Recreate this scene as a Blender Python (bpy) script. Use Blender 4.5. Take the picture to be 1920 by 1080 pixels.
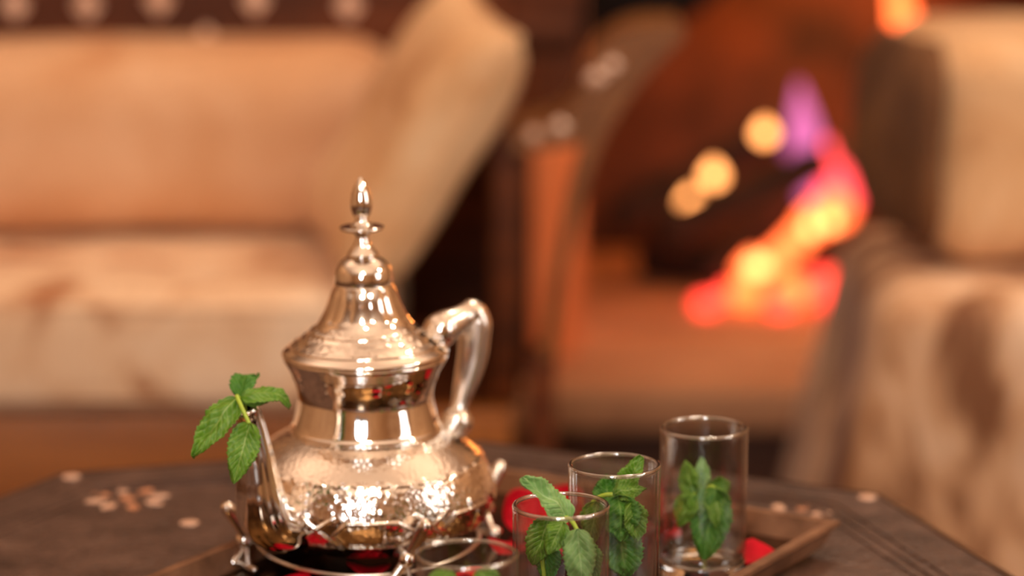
import bpy, math, random
from math import sin, cos, pi, radians, exp
from mathutils import Vector, Matrix, noise

random.seed(7)
for o in list(bpy.data.objects):
    bpy.data.objects.remove(o)
SC = bpy.context.scene
COL = SC.collection

# ------------------------------------------------------------------ camera
cam_d = bpy.data.cameras.new('camera')
cam_d.sensor_width = 36.0
cam_d.lens = 101.25
cam_d.clip_start = 0.05
cam_d.clip_end = 60
cam_d.dof.use_dof = True
cam_d.dof.focus_distance = 1.515
cam_d.dof.aperture_fstop = 3.5
cam = bpy.data.objects.new('camera', cam_d)
cam.location = (0, 0, 1.045)
cam.rotation_euler = (radians(90 - 11.5), 0, 0)
COL.objects.link(cam)
SC.camera = cam

# ------------------------------------------------------------------ world, lights, exposure
world = bpy.data.worlds.new('world')
SC.world = world
world.use_nodes = True
wb = world.node_tree.nodes['Background']
wb.inputs[0].default_value = (1.0, 0.72, 0.5, 1)
wb.inputs[1].default_value = 0.2

def area(name, loc, target, sx, sy, power, color):
    d = bpy.data.lights.new(name, 'AREA')
    d.shape = 'RECTANGLE'; d.size = sx; d.size_y = sy
    d.energy = power; d.color = color
    o = bpy.data.objects.new(name, d)
    o.location = loc
    o.rotation_euler = (Vector(target) - Vector(loc)).to_track_quat('-Z', 'Y').to_euler()
    COL.objects.link(o)
    return o

def bulb(name, loc, power, color, r=0.03):
    d = bpy.data.lights.new(name, 'POINT')
    d.energy = power; d.color = color; d.shadow_soft_size = r
    o = bpy.data.objects.new(name, d); o.location = loc
    COL.objects.link(o)
    return o

WARM = (1.0, 0.84, 0.66)
for ux_, uy_, up_ in ((-1.4, 2.3, 30), (1.3, 2.6, 30), (-1.2, 0.3, 13), (1.3, 0.0, 13)):
    area('ceiling_bounce_fill', (ux_, uy_, 1.75), (ux_, uy_, 3.0), 0.9, 0.9, up_, (1.0, 0.80, 0.66))  # unseen panels added to bounce soft fill off the ceiling
area('side_fill_light', (2.7, 0.4, 1.5), (0.1, 1.6, 0.6), 0.9, 1.5, 16, (1.0, 0.94, 0.88))  # added fill from the right for the glasses and teapot side
area('window_light', (-0.42, -1.85, 1.75), (-0.1, 1.6, 0.6), 0.35, 1.3, 28, (0.88, 0.95, 1.0))
for bx, by, bz in ((-0.22, 0.10, 2.05), (0.02, 0.0, 2.0), (0.18, 0.12, 2.08), (0.05, 0.28, 2.12)):
    bulb('chandelier_bulb', (bx, by, bz), 13, WARM, 0.022)
bulb('right_fill_lamp', (1.5, 1.6, 1.9), 24, (1.0, 0.80, 0.58), 0.06)  # unseen fill, added as frontal light for the hearth

bulb('hearth_fill_lamp', (0.35, 3.0, 2.25), 22, (1.0, 0.80, 0.60), 0.08)  # unseen overhead light, added to brighten the hearth top

SC.view_settings.view_transform = 'Standard'
SC.view_settings.look = 'None'
SC.view_settings.gamma = 1.0
SC.view_settings.use_curve_mapping = False
SC.view_settings.exposure = 0.15
SC.cycles.sample_clamp_indirect = 6.0
SC.cycles.blur_glossy = 0.6
SC.cycles.use_denoising = True

# ------------------------------------------------------------------ materials
def rgb(r, g, b):
    f = lambda c: (c / 255 / 12.92) if c <= 10 else ((c / 255 + 0.055) / 1.055) ** 2.4
    return (f(r), f(g), f(b), 1)

def newmat(name, color=(0.5, 0.5, 0.5, 1), rough=0.5, metal=0.0, **kw):
    m = bpy.data.materials.new(name)
    m.use_nodes = True
    b = m.node_tree.nodes['Principled BSDF']
    b.inputs['Base Color'].default_value = color
    b.inputs['Roughness'].default_value = rough
    b.inputs['Metallic'].default_value = metal
    for k, v in kw.items():
        b.inputs[k].default_value = v
    return m

def nodes(m):
    return m.node_tree.nodes, m.node_tree.links, m.node_tree.nodes['Principled BSDF']

def noise_color(m, stops, scale=5.0, detail=4.0, rough=0.55, stretch=(1, 1, 1), distort=0.0, bump=0.0, bump_scale=None, coord='Object'):
    N, L, b = nodes(m)
    tc = N.new('ShaderNodeTexCoord'); mp = N.new('ShaderNodeMapping')
    mp.inputs['Scale'].default_value = stretch
    L.new(tc.outputs[coord], mp.inputs['Vector'])
    t = N.new('ShaderNodeTexNoise')
    t.inputs['Scale'].default_value = scale; t.inputs['Detail'].default_value = detail
    t.inputs['Roughness'].default_value = rough; t.inputs['Distortion'].default_value = distort
    L.new(mp.outputs[0], t.inputs['Vector'])
    r = N.new('ShaderNodeValToRGB')
    el = r.color_ramp.elements
    while len(el) < len(stops): el.new(0.5)
    for e, (p, c) in zip(el, stops):
        e.position = p; e.color = c
    L.new(t.outputs['Fac'], r.inputs[0]); L.new(r.outputs[0], b.inputs['Base Color'])
    if bump:
        t2 = N.new('ShaderNodeTexNoise')
        t2.inputs['Scale'].default_value = bump_scale or scale * 4; t2.inputs['Detail'].default_value = 3
        L.new(mp.outputs[0], t2.inputs['Vector'])
        bp = N.new('ShaderNodeBump'); bp.inputs['Strength'].default_value = bump; bp.inputs['Distance'].default_value = 0.004
        L.new(t2.outputs['Fac'], bp.inputs['Height']); L.new(bp.outputs[0], b.inputs['Normal'])
    return m

M = {}
M['silver'] = newmat('polished_silver', (0.95, 0.91, 0.86, 1), 0.07, 1.0)
M['engraved'] = newmat('engraved_silver', (0.93, 0.88, 0.82, 1), 0.15, 1.0)
def fine_engraving(m, scale, strength):
    N, L, b = nodes(m)
    tc = N.new('ShaderNodeTexCoord')
    v = N.new('ShaderNodeTexVoronoi'); v.inputs['Scale'].default_value = scale
    L.new(tc.outputs['Object'], v.inputs['Vector'])
    bp = N.new('ShaderNodeBump'); bp.inputs['Strength'].default_value = strength; bp.inputs['Distance'].default_value = 0.0006
    L.new(v.outputs['Distance'], bp.inputs['Height']); L.new(bp.outputs[0], b.inputs['Normal'])
fine_engraving(M['engraved'], 420, 0.35)
M['cast'] = newmat('cast_silver', (0.90, 0.83, 0.75, 1), 0.26, 1.0)
M['glass'] = newmat('clear_glass', (1.0, 1.0, 1.0, 1), 0.0, 0.0, **{'Transmission Weight': 1.0, 'IOR': 1.48, 'Coat Weight': 0.4, 'Coat IOR': 2.0, 'Coat Roughness': 0.06})
def thin_glass(name='thin_clear_glass', power=1.7, gain=0.66, base=0.05, rough=0.03):
    # thin clear tumbler wall: light passes straight through, more is mirrored the more the wall is seen edge on
    m = bpy.data.materials.new(name); m.use_nodes = True
    N, L = m.node_tree.nodes, m.node_tree.links
    N.remove(N['Principled BSDF'])
    lw = N.new('ShaderNodeLayerWeight'); lw.inputs['Blend'].default_value = 0.5
    pw = N.new('ShaderNodeMath'); pw.operation = 'POWER'; pw.inputs[1].default_value = power
    ml = N.new('ShaderNodeMath'); ml.operation = 'MULTIPLY_ADD'; ml.inputs[1].default_value = gain; ml.inputs[2].default_value = base
    L.new(lw.outputs['Facing'], pw.inputs[0]); L.new(pw.outputs[0], ml.inputs[0])
    tr = N.new('ShaderNodeBsdfTransparent'); tr.inputs[0].default_value = (0.985, 0.99, 0.985, 1)
    gl = N.new('ShaderNodeBsdfGlossy'); gl.inputs['Roughness'].default_value = rough
    mx = N.new('ShaderNodeMixShader')
    L.new(ml.outputs[0], mx.inputs[0]); L.new(tr.outputs[0], mx.inputs[1]); L.new(gl.outputs[0], mx.inputs[2])
    L.new(mx.outputs[0], N['Material Output'].inputs[0])
    return m
M['thin_glass'] = thin_glass()
M['rim_glass'] = thin_glass('fire_polished_rim_glass', 1.2, 0.55, 0.30, 0.10)
M['tray'] = newmat('bronze_tray', rgb(120, 84, 52), 0.42, 0.35)
noise_color(M['tray'], [(0.35, rgb(112, 78, 56)), (0.7, rgb(164, 120, 90))], 30, 4, bump=0.12, bump_scale=300)
M['tray_floor'] = newmat('brass_tray_floor', rgb(150, 110, 50), 0.16, 1.0)
noise_color(M['tray_floor'], [(0.35, rgb(70, 49, 28)), (0.7, rgb(112, 82, 48))], 40, 4)
M['table'] = noise_color(newmat('dark_carved_walnut', rough=0.42), [(0.3, rgb(62, 44, 36)), (0.55, rgb(90, 67, 57)), (0.8, rgb(116, 90, 77))], 28, 6, stretch=(1, 1, 1), bump=0.6, bump_scale=150)
M['table_edge'] = noise_color(newmat('walnut_edge', rough=0.4), [(0.3, rgb(60, 36, 22)), (0.7, rgb(100, 64, 40))], 20, 5, stretch=(1, 1, 6))
M['pearl'] = noise_color(newmat('mother_of_pearl', rough=0.25), [(0.3, rgb(226, 176, 146)), (0.7, rgb(250, 214, 190))], 90, 3)
M['pearl2'] = noise_color(newmat('pinkish_bone_inlay', rough=0.35), [(0.3, rgb(190, 128, 92)), (0.7, rgb(220, 160, 124))], 90, 3)
M['wood_gold'] = noise_color(newmat('honey_wood', rough=0.4), [(0.25, rgb(128, 70, 24)), (0.75, rgb(176, 108, 46))], 5, 6, stretch=(1, 6, 9))
M['wood_dark'] = noise_color(newmat('dark_red_wood', rough=0.6, **{'Specular IOR Level': 0.25}), [(0.25, rgb(50, 22, 8)), (0.6, rgb(100, 48, 16)), (0.85, rgb(134, 68, 26))], 4, 5, stretch=(1, 4, 8))
M['wood_arm'] = noise_color(newmat('golden_brown_wood', rough=0.4), [(0.25, rgb(104, 62, 30)), (0.8, rgb(150, 98, 52))], 8, 5, stretch=(2, 1, 4))
def fabric(name, stops, scale, distort=0.6, stretch=(1, 1, 1)):
    m = noise_color(newmat(name, rough=0.75, **{'Sheen Weight': 0.10, 'Sheen Roughness': 0.4}), stops, scale, 3.0, distort=distort, bump=0.25, bump_scale=60, stretch=stretch)
    return m
M['damask'] = fabric('beige_damask_velvet', [(0.30, rgb(176, 118, 70)), (0.46, rgb(222, 176, 128)), (0.75, rgb(240, 206, 164))], 7)
M['damask_seat'] = fabric('patterned_seat_velvet', [(0.34, rgb(170, 108, 66)), (0.44, rgb(232, 194, 156)), (0.75, rgb(248, 222, 192))], 11)
M['damask_gold'] = fabric('gold_beige_velvet', [(0.30, rgb(196, 134, 88)), (0.45, rgb(216, 164, 120)), (0.75, rgb(232, 190, 152))], 5.5)
M['damask_right'] = fabric('cream_damask_velvet', [(0.40, rgb(128, 82, 50)), (0.50, rgb(202, 156, 116)), (0.68, rgb(244, 212, 180))], 10, stretch=(1.3, 1.3, 0.5))
M['shade_brown_velvet'] = fabric('shade_brown_gathered_velvet', [(0.3, rgb(92, 56, 28)), (0.7, rgb(136, 90, 50))], 9)  # brown carries the shade on the cushion's left end
M['plaster'] = noise_color(newmat('warm_plaster', rough=0.9), [(0.3, rgb(190, 148, 108)), (0.7, rgb(214, 174, 132))], 2.5, 5)
M['ceiling'] = newmat('cream_ceiling', rgb(192, 170, 150), 0.9)
M['floor'] = noise_color(newmat('dark_brown_floor', rough=0.5), [(0.3, rgb(58, 34, 22)), (0.7, rgb(92, 58, 40))], 3, 5, stretch=(1, 5, 1))
M['hearth'] = noise_color(newmat('sandstone_hearth', rough=0.8), [(0.3, rgb(176, 126, 92)), (0.7, rgb(206, 158, 120))], 5, 5)
M['brick'] = noise_color(newmat('sooty_firebrick', rough=0.9), [(0.3, rgb(44, 28, 24)), (0.55, rgb(96, 58, 42)), (0.8, rgb(140, 86, 58))], 6, 5)
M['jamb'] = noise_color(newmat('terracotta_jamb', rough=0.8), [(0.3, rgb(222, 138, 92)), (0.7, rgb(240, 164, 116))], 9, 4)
M['black_stone'] = newmat('black_stone', rgb(22, 14, 12), 0.7, **{'Specular IOR Level': 0.1})
M['bark'] = noise_color(newmat('charred_log', rough=0.9), [(0.3, rgb(16, 11, 10)), (0.7, rgb(60, 40, 32))], 30, 5, bump=0.6, bump_scale=80)
M['iron'] = newmat('black_iron', rgb(26, 22, 22), 0.6, 0.5)

def emit(name, color, strength):
    m = newmat(name, (0.02, 0.01, 0.01, 1), 0.9)
    b = m.node_tree.nodes['Principled BSDF']
    b.inputs['Emission Color'].default_value = color
    b.inputs['Emission Strength'].default_value = strength
    return m
M['flame_y'] = emit('yellow_flame', (1.0, 0.36, 0.10, 1), 5.5)
M['flame_o'] = emit('orange_flame', (1.0, 0.13, 0.03, 1), 4.2)
M['flame_p'] = emit('violet_pink_flame', (0.62, 0.13, 0.34, 1), 1.5)
M['flame_r'] = emit('red_pink_flame', (1.0, 0.06, 0.07, 1), 3.2)
M['ember'] = emit('glowing_ember', (1.0, 0.05, 0.03, 1), 4)
M['ember_hot'] = emit('hot_glowing_ember', (1.0, 0.14, 0.03, 1), 4)

def leaf_mat(name, dark, light, vein):
    m = bpy.data.materials.new(name); m.use_nodes = True
    N, L, b = nodes(m)
    uv = N.new('ShaderNodeUVMap'); sep = N.new('ShaderNodeSeparateXYZ')
    L.new(uv.outputs[0], sep.inputs[0])
    def math_(op, a, c=None, v=None):
        n = N.new('ShaderNodeMath'); n.operation = op
        if hasattr(a, 'is_output'): L.new(a, n.inputs[0])
        else: n.inputs[0].default_value = a
        if c is not None:
            if hasattr(c, 'is_output'): L.new(c, n.inputs[1])
            else: n.inputs[1].default_value = c
        return n.outputs[0]
    av = math_('ABSOLUTE', math_('SUBTRACT', sep.outputs[1], 0.5))
    ph = math_('SUBTRACT', math_('MULTIPLY', sep.outputs[0], 9.0), math_('MULTIPLY', av, 5.0))
    side = math_('POWER', math_('ABSOLUTE', math_('COSINE', math_('MULTIPLY', ph, pi))), 8.0)
    mid = math_('LESS_THAN', av, 0.022)
    v = math_('MAXIMUM', math_('MULTIPLY', side, 0.55), mid)
    tc = N.new('ShaderNodeTexCoord'); t = N.new('ShaderNodeTexNoise'); t.inputs['Scale'].default_value = 120
    L.new(tc.outputs['Object'], t.inputs['Vector'])
    mx = N.new('ShaderNodeMixRGB'); mx.inputs[1].default_value = dark; mx.inputs[2].default_value = light
    L.new(t.outputs['Fac'], mx.inputs[0])
    mx2 = N.new('ShaderNodeMixRGB'); mx2.inputs[2].default_value = vein
    L.new(math_('MULTIPLY', v, 0.6), mx2.inputs[0]); L.new(mx.outputs[0], mx2.inputs[1])
    L.new(mx2.outputs[0], b.inputs['Base Color'])
    b.inputs['Roughness'].default_value = 0.42
    bp = N.new('ShaderNodeBump'); bp.invert = True; bp.inputs['Strength'].default_value = 0.5; bp.inputs['Distance'].default_value = 0.0012
    h = math_('ADD', v, math_('MULTIPLY', t.outputs['Fac'], 0.5))
    L.new(h, bp.inputs['Height']); L.new(bp.outputs[0], b.inputs['Normal'])
    tr = N.new('ShaderNodeBsdfTranslucent'); L.new(mx2.outputs[0], tr.inputs[0])
    mix = N.new('ShaderNodeMixShader'); mix.inputs[0].default_value = 0.28
    out = N['Material Output']
    L.new(b.outputs[0], mix.inputs[1]); L.new(tr.outputs[0], mix.inputs[2]); L.new(mix.outputs[0], out.inputs[0])
    return m
M['leaf'] = leaf_mat('mint_leaf_green', rgb(72, 130, 22), rgb(128, 178, 52), rgb(182, 210, 120))
M['leaf_dark'] = leaf_mat('mint_leaf_deep_green', rgb(48, 116, 26), rgb(90, 158, 48), rgb(130, 182, 88))
M['leaf_pale'] = leaf_mat('mint_leaf_pale_green', rgb(120, 172, 92), rgb(162, 206, 128), rgb(198, 226, 168))
M['stem'] = newmat('mint_stem', rgb(168, 196, 66), 0.45)
M['rose'] = noise_color(newmat('red_rose_petal', rough=0.65, **{'Specular IOR Level': 0.2}), [(0.3, rgb(160, 0, 20)), (0.7, rgb(206, 0, 32))], 60, 3)

# ------------------------------------------------------------------ builders
def tag(o, label=None, cat=None, group=None, kind=None):
    if label: o['label'] = label
    if cat: o['category'] = cat
    if group: o['group'] = group
    if kind: o['kind'] = kind
    return o

def mk(name, verts, faces, mat, parent=None, smooth=True, uvs=None, loc=None):
    me = bpy.data.meshes.new(name)
    me.from_pydata([tuple(v) for v in verts], [], faces)
    if smooth:
        me.polygons.foreach_set('use_smooth', [True] * len(me.polygons))
    if uvs:
        l = me.uv_layers.new(name='UVMap')
        for lp in me.loops:
            l.data[lp.index].uv = uvs[lp.vertex_index]
    me.materials.append(mat)
    me.update()
    o = bpy.data.objects.new(name, me)
    COL.objects.link(o)
    if parent is not None: o.parent = parent
    if loc is not None: o.location = loc
    return o

def empty(name, loc=(0, 0, 0), rz=0.0):
    o = bpy.data.objects.new(name, None)
    o.location = loc; o.rotation_euler = (0, 0, rz); o.empty_display_size = 0.05
    COL.objects.link(o)
    return o

def lathe_data(prof, n=64, fn=None, closed=False):
    """prof: (r, z) rows.  fn(theta, r, z, k) -> r, z"""
    vs, fs = [], []
    for k, (r, z) in enumerate(prof):
        for i in range(n):
            th = 2 * pi * i / n
            rr, zz = fn(th, r, z, k) if fn else (r, z)
            vs.append((rr * cos(th), rr * sin(th), zz))
    m = len(prof)
    for k in range(m if closed else m - 1):
        a, b = k * n, ((k + 1) % m) * n
        for i in range(n):
            j = (i + 1) % n
            fs.append((a + i, a + j, b + j, b + i))
    if not closed:
        if prof[0][0] > 1e-6: fs.append(tuple(range(n))[::-1])
        if prof[-1][0] > 1e-6: fs.append(tuple((m - 1) * n + i for i in range(n)))
    return vs, fs

def smooth_path(pts, sub=6):
    """Catmull-Rom through tuples of any length"""
    out = []
    n = len(pts)
    for i in range(n - 1):
        p0 = pts[max(i - 1, 0)]; p1 = pts[i]; p2 = pts[i + 1]; p3 = pts[min(i + 2, n - 1)]
        for s in range(sub):
            t = s / sub
            out.append(tuple(0.5 * (2 * b + (c - a) * t + (2 * a - 5 * b + 4 * c - d) * t * t + (-a + 3 * b - 3 * c + d) * t ** 3)
                             for a, b, c, d in zip(p0, p1, p2, p3)))
    out.append(tuple(pts[-1]))
    return out

def tube_data(path, n=12, fn=None, cap=True, squash=None):
    """path rows: (x, y, z, r)"""
    vs, fs = [], []
    P = [Vector(p[:3]) for p in path]
    up = None
    for k, p in enumerate(P):
        t = (P[min(k + 1, len(P) - 1)] - P[max(k - 1, 0)]).normalized()
        if up is None:
            up = Vector((0, 0, 1)) if abs(t.z) < 0.9 else Vector((1, 0, 0))
        s = t.cross(up).normalized(); up = s.cross(t).normalized()
        for i in range(n):
            th = 2 * pi * i / n
            r = path[k][3] * (fn(th, k / (len(P) - 1)) if fn else 1)
            q = squash or (1, 1)
            vs.append(p + s * (r * cos(th) * q[0]) + up * (r * sin(th) * q[1]))
    for k in range(len(P) - 1):
        for i in range(n):
            j = (i + 1) % n
            fs.append((k * n + i, k * n + j, (k + 1) * n + j, (k + 1) * n + i))
    if cap:
        fs.append(tuple(range(n))[::-1])
        fs.append(tuple((len(P) - 1) * n + i for i in range(n)))
    return vs, fs

def ball_data(c, r, n=16, m=10, sc=(1, 1, 1)):
    vs, fs = lathe_data([(r * sin(pi * k / m), -r * cos(pi * k / m)) for k in range(m + 1)], n)
    return [Vector((v[0] * sc[0], v[1] * sc[1], v[2] * sc[2])) + Vector(c) for v in vs], fs

def join(*parts):
    vs, fs = [], []
    for v, f in parts:
        o = len(vs)
        vs += [Vector(q) for q in v]; fs += [tuple(i + o for i in q) for q in f]
    return vs, fs

def box_data(x0, x1, y0, y1, z0, z1, bev=0.0):
    if not bev:
        vs = [(x, y, z) for z in (z0, z1) for y in (y0, y1) for x in (x0, x1)]
        return vs, [(0, 2, 3, 1), (4, 5, 7, 6), (0, 1, 5, 4), (1, 3, 7, 5), (3, 2, 6, 7), (2, 0, 4, 6)]
    return rbox_data(x0, x1, y0, y1, z0, z1, bev, 2, 0)

def rbox_data(x0, x1, y0, y1, z0, z1, rad, seg=6, inner=6, fn=None):
    """box with rounded edges, subdivided so that fn can shape it"""
    C = Vector(((x0 + x1) / 2, (y0 + y1) / 2, (z0 + z1) / 2))
    H = Vector(((x1 - x0) / 2, (y1 - y0) / 2, (z1 - z0) / 2))
    rad = min(rad, min(H))
    def ticks(h):
        a = [-h + rad * (1 - cos(pi / 2 * i / seg)) for i in range(seg + 1)]
        mid = [(-h + rad) + (2 * h - 2 * rad) * (i + 1) / (inner + 1) for i in range(inner)]
        b = [-q for q in reversed(a)]
        return a + mid + b
    T = [ticks(h) for h in H]
    idx, vs, fs = {}, [], []
    def vid(p):
        k = tuple(round(c, 6) for c in p)
        if k not in idx:
            inn = Vector([max(-H[i] + rad, min(H[i] - rad, p[i])) for i in range(3)])
            d = Vector(p) - inn
            q = inn + (d.normalized() * rad if d.length > 1e-9 else d)
            if fn: q = fn(q, H)
            idx[k] = len(vs); vs.append(q + C)
        return idx[k]
    for ax in range(3):
        b, c = (ax + 1) % 3, (ax + 2) % 3
        for s in (-1, 1):
            for i in range(len(T[b]) - 1):
                for j in range(len(T[c]) - 1):
                    quad = []
                    for (ii, jj) in ((i, j), (i + 1, j), (i + 1, j + 1), (i, j + 1)):
                        p = [0, 0, 0]; p[ax] = s * H[ax]; p[b] = T[b][ii]; p[c] = T[c][jj]
                        quad.append(vid(p))
                    if len(set(quad)) < 4: continue
                    fs.append(tuple(quad) if s > 0 else tuple(quad[::-1]))
    return vs, fs

def prism_data(poly, y0, y1):
    """poly of (x, z) extruded along y"""
    n = len(poly)
    vs = [(x, y0, z) for x, z in poly] + [(x, y1, z) for x, z in poly]
    fs = [tuple(range(n)), tuple(range(n, 2 * n))[::-1]]
    for i in range(n):
        j = (i + 1) % n
        fs.append((i, i + n, j + n, j))
    return vs, fs

def zprism_data(poly, z0, z1):
    n = len(poly)
    vs = [(x, y, z0) for x, y in poly] + [(x, y, z1) for x, y in poly]
    fs = [tuple(range(n))[::-1], tuple(range(n, 2 * n))]
    for i in range(n):
        j = (i + 1) % n
        fs.append((i, j, j + n, i + n))
    return vs, fs

# ------------------------------------------------------------------ room
def struct(name, data, mat, smooth=False):
    return tag(mk(name, *data, mat, None, smooth), kind='structure')

struct('floor', box_data(-3, 3, -2.2, 5.2, -0.1, 0), M['floor'])
struct('ceiling', box_data(-3, 3, -2.2, 5.2, 2.8, 2.9), M['ceiling'])
struct('wall_left', box_data(-3.1, -3, -2.2, 5.2, 0, 2.8), M['plaster'])
struct('wall_right', box_data(3, 3.1, -2.2, 5.2, 0, 2.8), M['plaster'])
struct('wall_back', box_data(-3, 3, 5.1, 5.2, 0, 2.8), M['plaster'])
# wall behind the camera, with the tall window that lights the room
struct('wall_front', join(box_data(-3, -0.66, -2.2, -2.1, 0, 2.8), box_data(-0.18, 3, -2.2, -2.1, 0, 2.8),
                          box_data(-0.66, -0.18, -2.2, -2.1, 0, 1.0), box_data(-0.66, -0.18, -2.2, -2.1, 2.5, 2.8)), M['plaster'])
win = struct('window_1', join(box_data(-0.68, -0.63, -2.12, -2.06, 1.0, 2.5), box_data(-0.21, -0.16, -2.12, -2.06, 1.0, 2.5),
                              box_data(-0.68, -0.16, -2.12, -2.06, 0.96, 1.02), box_data(-0.68, -0.16, -2.12, -2.06, 2.48, 2.54)), M['wood_dark'])
mk('pane', *box_data(-0.64, -0.20, -2.10, -2.094, 1.01, 2.49), M['glass'], win, False)
added_win = struct('added_side_window', join(box_data(2.93, 3.0, -0.12, -0.06, 0.72, 2.28), box_data(2.93, 3.0, 0.86, 0.92, 0.72, 2.28),
                               box_data(2.93, 3.0, -0.12, 0.92, 0.68, 0.74), box_data(2.93, 3.0, -0.12, 0.92, 2.26, 2.32)), M['wood_dark'])  # frame and pane added on the solid wall to match the side fill
mk('pane', *box_data(2.97, 2.976, -0.07, 0.87, 0.73, 2.27), M['glass'], added_win, False)

# ------------------------------------------------------------------ fireplace
FZ = 0.098
fp = empty('fireplace', (0, 0, FZ))
mk('plinth', *box_data(-0.5, 1.3, 3.725, 4.76, -FZ, 0.0), M['floor'], fp, False)
tag(fp, 'arched fireplace with sooty brick firebox and pale stone hearth', 'fireplace')
mk('hearth_slab', *box_data(-0.5, 1.3, 3.70, 3.835, 0.0, 0.058, 0.006), M['hearth'], fp)
mk('hearth_floor', *box_data(-0.5, 1.3, 3.868, 4.76, 0.0, 0.056, 0.006), M['hearth'], fp)
mk('hearth_joint', *box_data(-0.5, 1.3, 3.83, 3.872, 0.0, 0.040), M['brick'], fp, False)
mk('pier', *box_data(-0.9, 0.027, 3.75, 4.75, 0.058, 1.6), M['brick'], fp, False)
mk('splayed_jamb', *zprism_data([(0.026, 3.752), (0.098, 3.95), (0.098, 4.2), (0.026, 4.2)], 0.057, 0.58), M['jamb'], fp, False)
mk('pier', *box_data(0.98, 1.5, 3.95, 4.75, 0.057, 1.6), M['plaster'], fp, False)
arch = [(0.05, 0.47), (0.098, 0.487), (0.14, 0.497), (0.20, 0.507), (0.25, 0.525), (0.30, 0.565), (0.36, 0.64), (0.45, 0.73), (0.54, 0.76),
        (0.63, 0.73), (0.72, 0.64), (0.78, 0.565), (0.83, 0.525), (0.88, 0.507), (0.94, 0.497), (0.99, 0.487)]
n = len(arch)
vs, fs = [], []
for y in (3.95, 4.10):
    vs += [(x, y, z) for x, z in arch] + [(x, y, 1.6) for x, z in arch]
for i in range(n - 1):
    fs += [(i, i + 1, n + i + 1, n + i), (2 * n + i, 3 * n + i, 3 * n + i + 1, 2 * n + i + 1), (i, 2 * n + i, 2 * n + i + 1, i + 1)]
mk('arch_front', vs, fs, M['black_stone'], fp, False)
mk('fireback', *box_data(0.0, 1.06, 4.70, 4.78, 0.05, 1.6), M['brick'], fp, False)
mk('firebox_side', *box_data(0.0, 0.07, 4.2, 4.72, 0.05, 1.6), M['brick'], fp, False)
mk('firebox_side', *box_data(0.93, 1.0, 4.1, 4.72, 0.05, 1.6), M['brick'], fp, False)
mk('smoke_shelf', *box_data(0.0, 1.06, 4.1, 4.75, 1.3, 1.4), M['black_stone'], fp, False)

def log_(p, q, r, label, seed):
    p, q = Vector(p), Vector(q)
    rnd = random.Random(seed)
    root = tag(empty('firewood_log', p + Vector((0, 0, FZ))), label, 'log', 'logs burning in the fireplace')
    path = [tuple((q - p) * t + Vector((rnd.uniform(-.004, .004), 0, rnd.uniform(-.004, .004)))) + (r * (1 + rnd.uniform(-.08, .08)),) for t in [i / 8 for i in range(9)]]
    path = [tuple(a[:3]) + (a[3],) for a in path]
    mk('bark', *tube_data(path, 14, lambda th, t: 1 + 0.05 * sin(5 * th + seed)), M['bark'], root)
    d = (q - p).normalized() * 0.003
    mk('cut_end', *tube_data([tuple(-d) + (r * 0.85,), (0, 0, 0, r * 0.9)], 14), M['bark'], root)
    return root
log_((0.225, 4.24, 0.165), (0.475, 4.33, 0.265), 0.030, 'dark charred log leaning diagonally across the flames', 1)
log_((0.20, 4.42, 0.092), (0.62, 4.36, 0.094), 0.033, 'charred log lying low at the back of the fire', 2)
log_((0.30, 4.30, 0.086), (0.58, 4.52, 0.27), 0.028, 'charred log propped on the back log above the embers', 3)
log_((0.16, 4.36, 0.17), (0.42, 4.44, 0.30), 0.026, 'thin charred log behind the leaning log', 4)

fire = tag(empty('fire', (0.40, 4.30, 0.057 + FZ)), 'orange and violet wood fire burning on the hearth', 'fire')
def flame(x, y, z, w, h, mat, bend=0.0):
    prof = [(0, 0), (0.35, 0.05), (0.75, 0.18), (1.0, 0.36), (0.86, 0.55), (0.52, 0.76), (0.2, 0.92), (0, 1.0)]
    vs, fs = lathe_data([(a * w, b * h) for a, b in smooth_path(prof, 2)], 12)
    vs = [Vector((v[0] + bend * (v[2] / h) ** 2, v[1], v[2])) + Vector((x - 0.40, y - 4.30, z - 0.057)) for v in vs]
    return mk('flame', vs, fs, mat, fire)
for f_ in ((0.269, 4.275, 0.194, 0.016, 0.036, 'flame_y', 0), (0.304, 4.29, 0.232, 0.016, 0.037, 'flame_y', 0), (0.381, 4.30, 0.296, 0.015, 0.034, 'flame_y', 0),
           (0.450, 4.34, 0.195, 0.030, 0.19, 'flame_p', -0.016), (0.476, 4.36, 0.185, 0.026, 0.11, 'flame_r', 0.008), (0.505, 4.34, 0.165, 0.026, 0.10, 'flame_r', -0.006),
           (0.488, 4.30, 0.162, 0.032, 0.065, 'flame_o', 0), (0.455, 4.28, 0.152, 0.030, 0.060, 'flame_o', 0), (0.425, 4.27, 0.126, 0.026, 0.050, 'flame_o', 0),
           (0.395, 4.25, 0.104, 0.026, 0.048, 'flame_o', 0), (0.360, 4.25, 0.094, 0.024, 0.045, 'flame_o', 0), (0.362, 4.23, 0.106, 0.012, 0.030, 'flame_y', 0),
           (0.375, 4.23, 0.109, 0.010, 0.026, 'flame_y', 0), (0.448, 4.25, 0.164, 0.010, 0.026, 'flame_y', 0), (0.478, 4.25, 0.172, 0.010, 0.028, 'flame_y', 0),
           (0.630, 4.47, 0.225, 0.026, 0.40, 'flame_o', -0.060)):
    flame(*f_[:5], M[f_[5]], f_[6])
bulb('fire_light', (0.28, 4.08, 0.36 + FZ), 0.55, (1.0, 0.32, 0.08), 0.05).parent = None
bulb('fire_light', (0.52, 4.46, 0.46 + FZ), 5.5, (1.0, 0.30, 0.06), 0.06)

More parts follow.
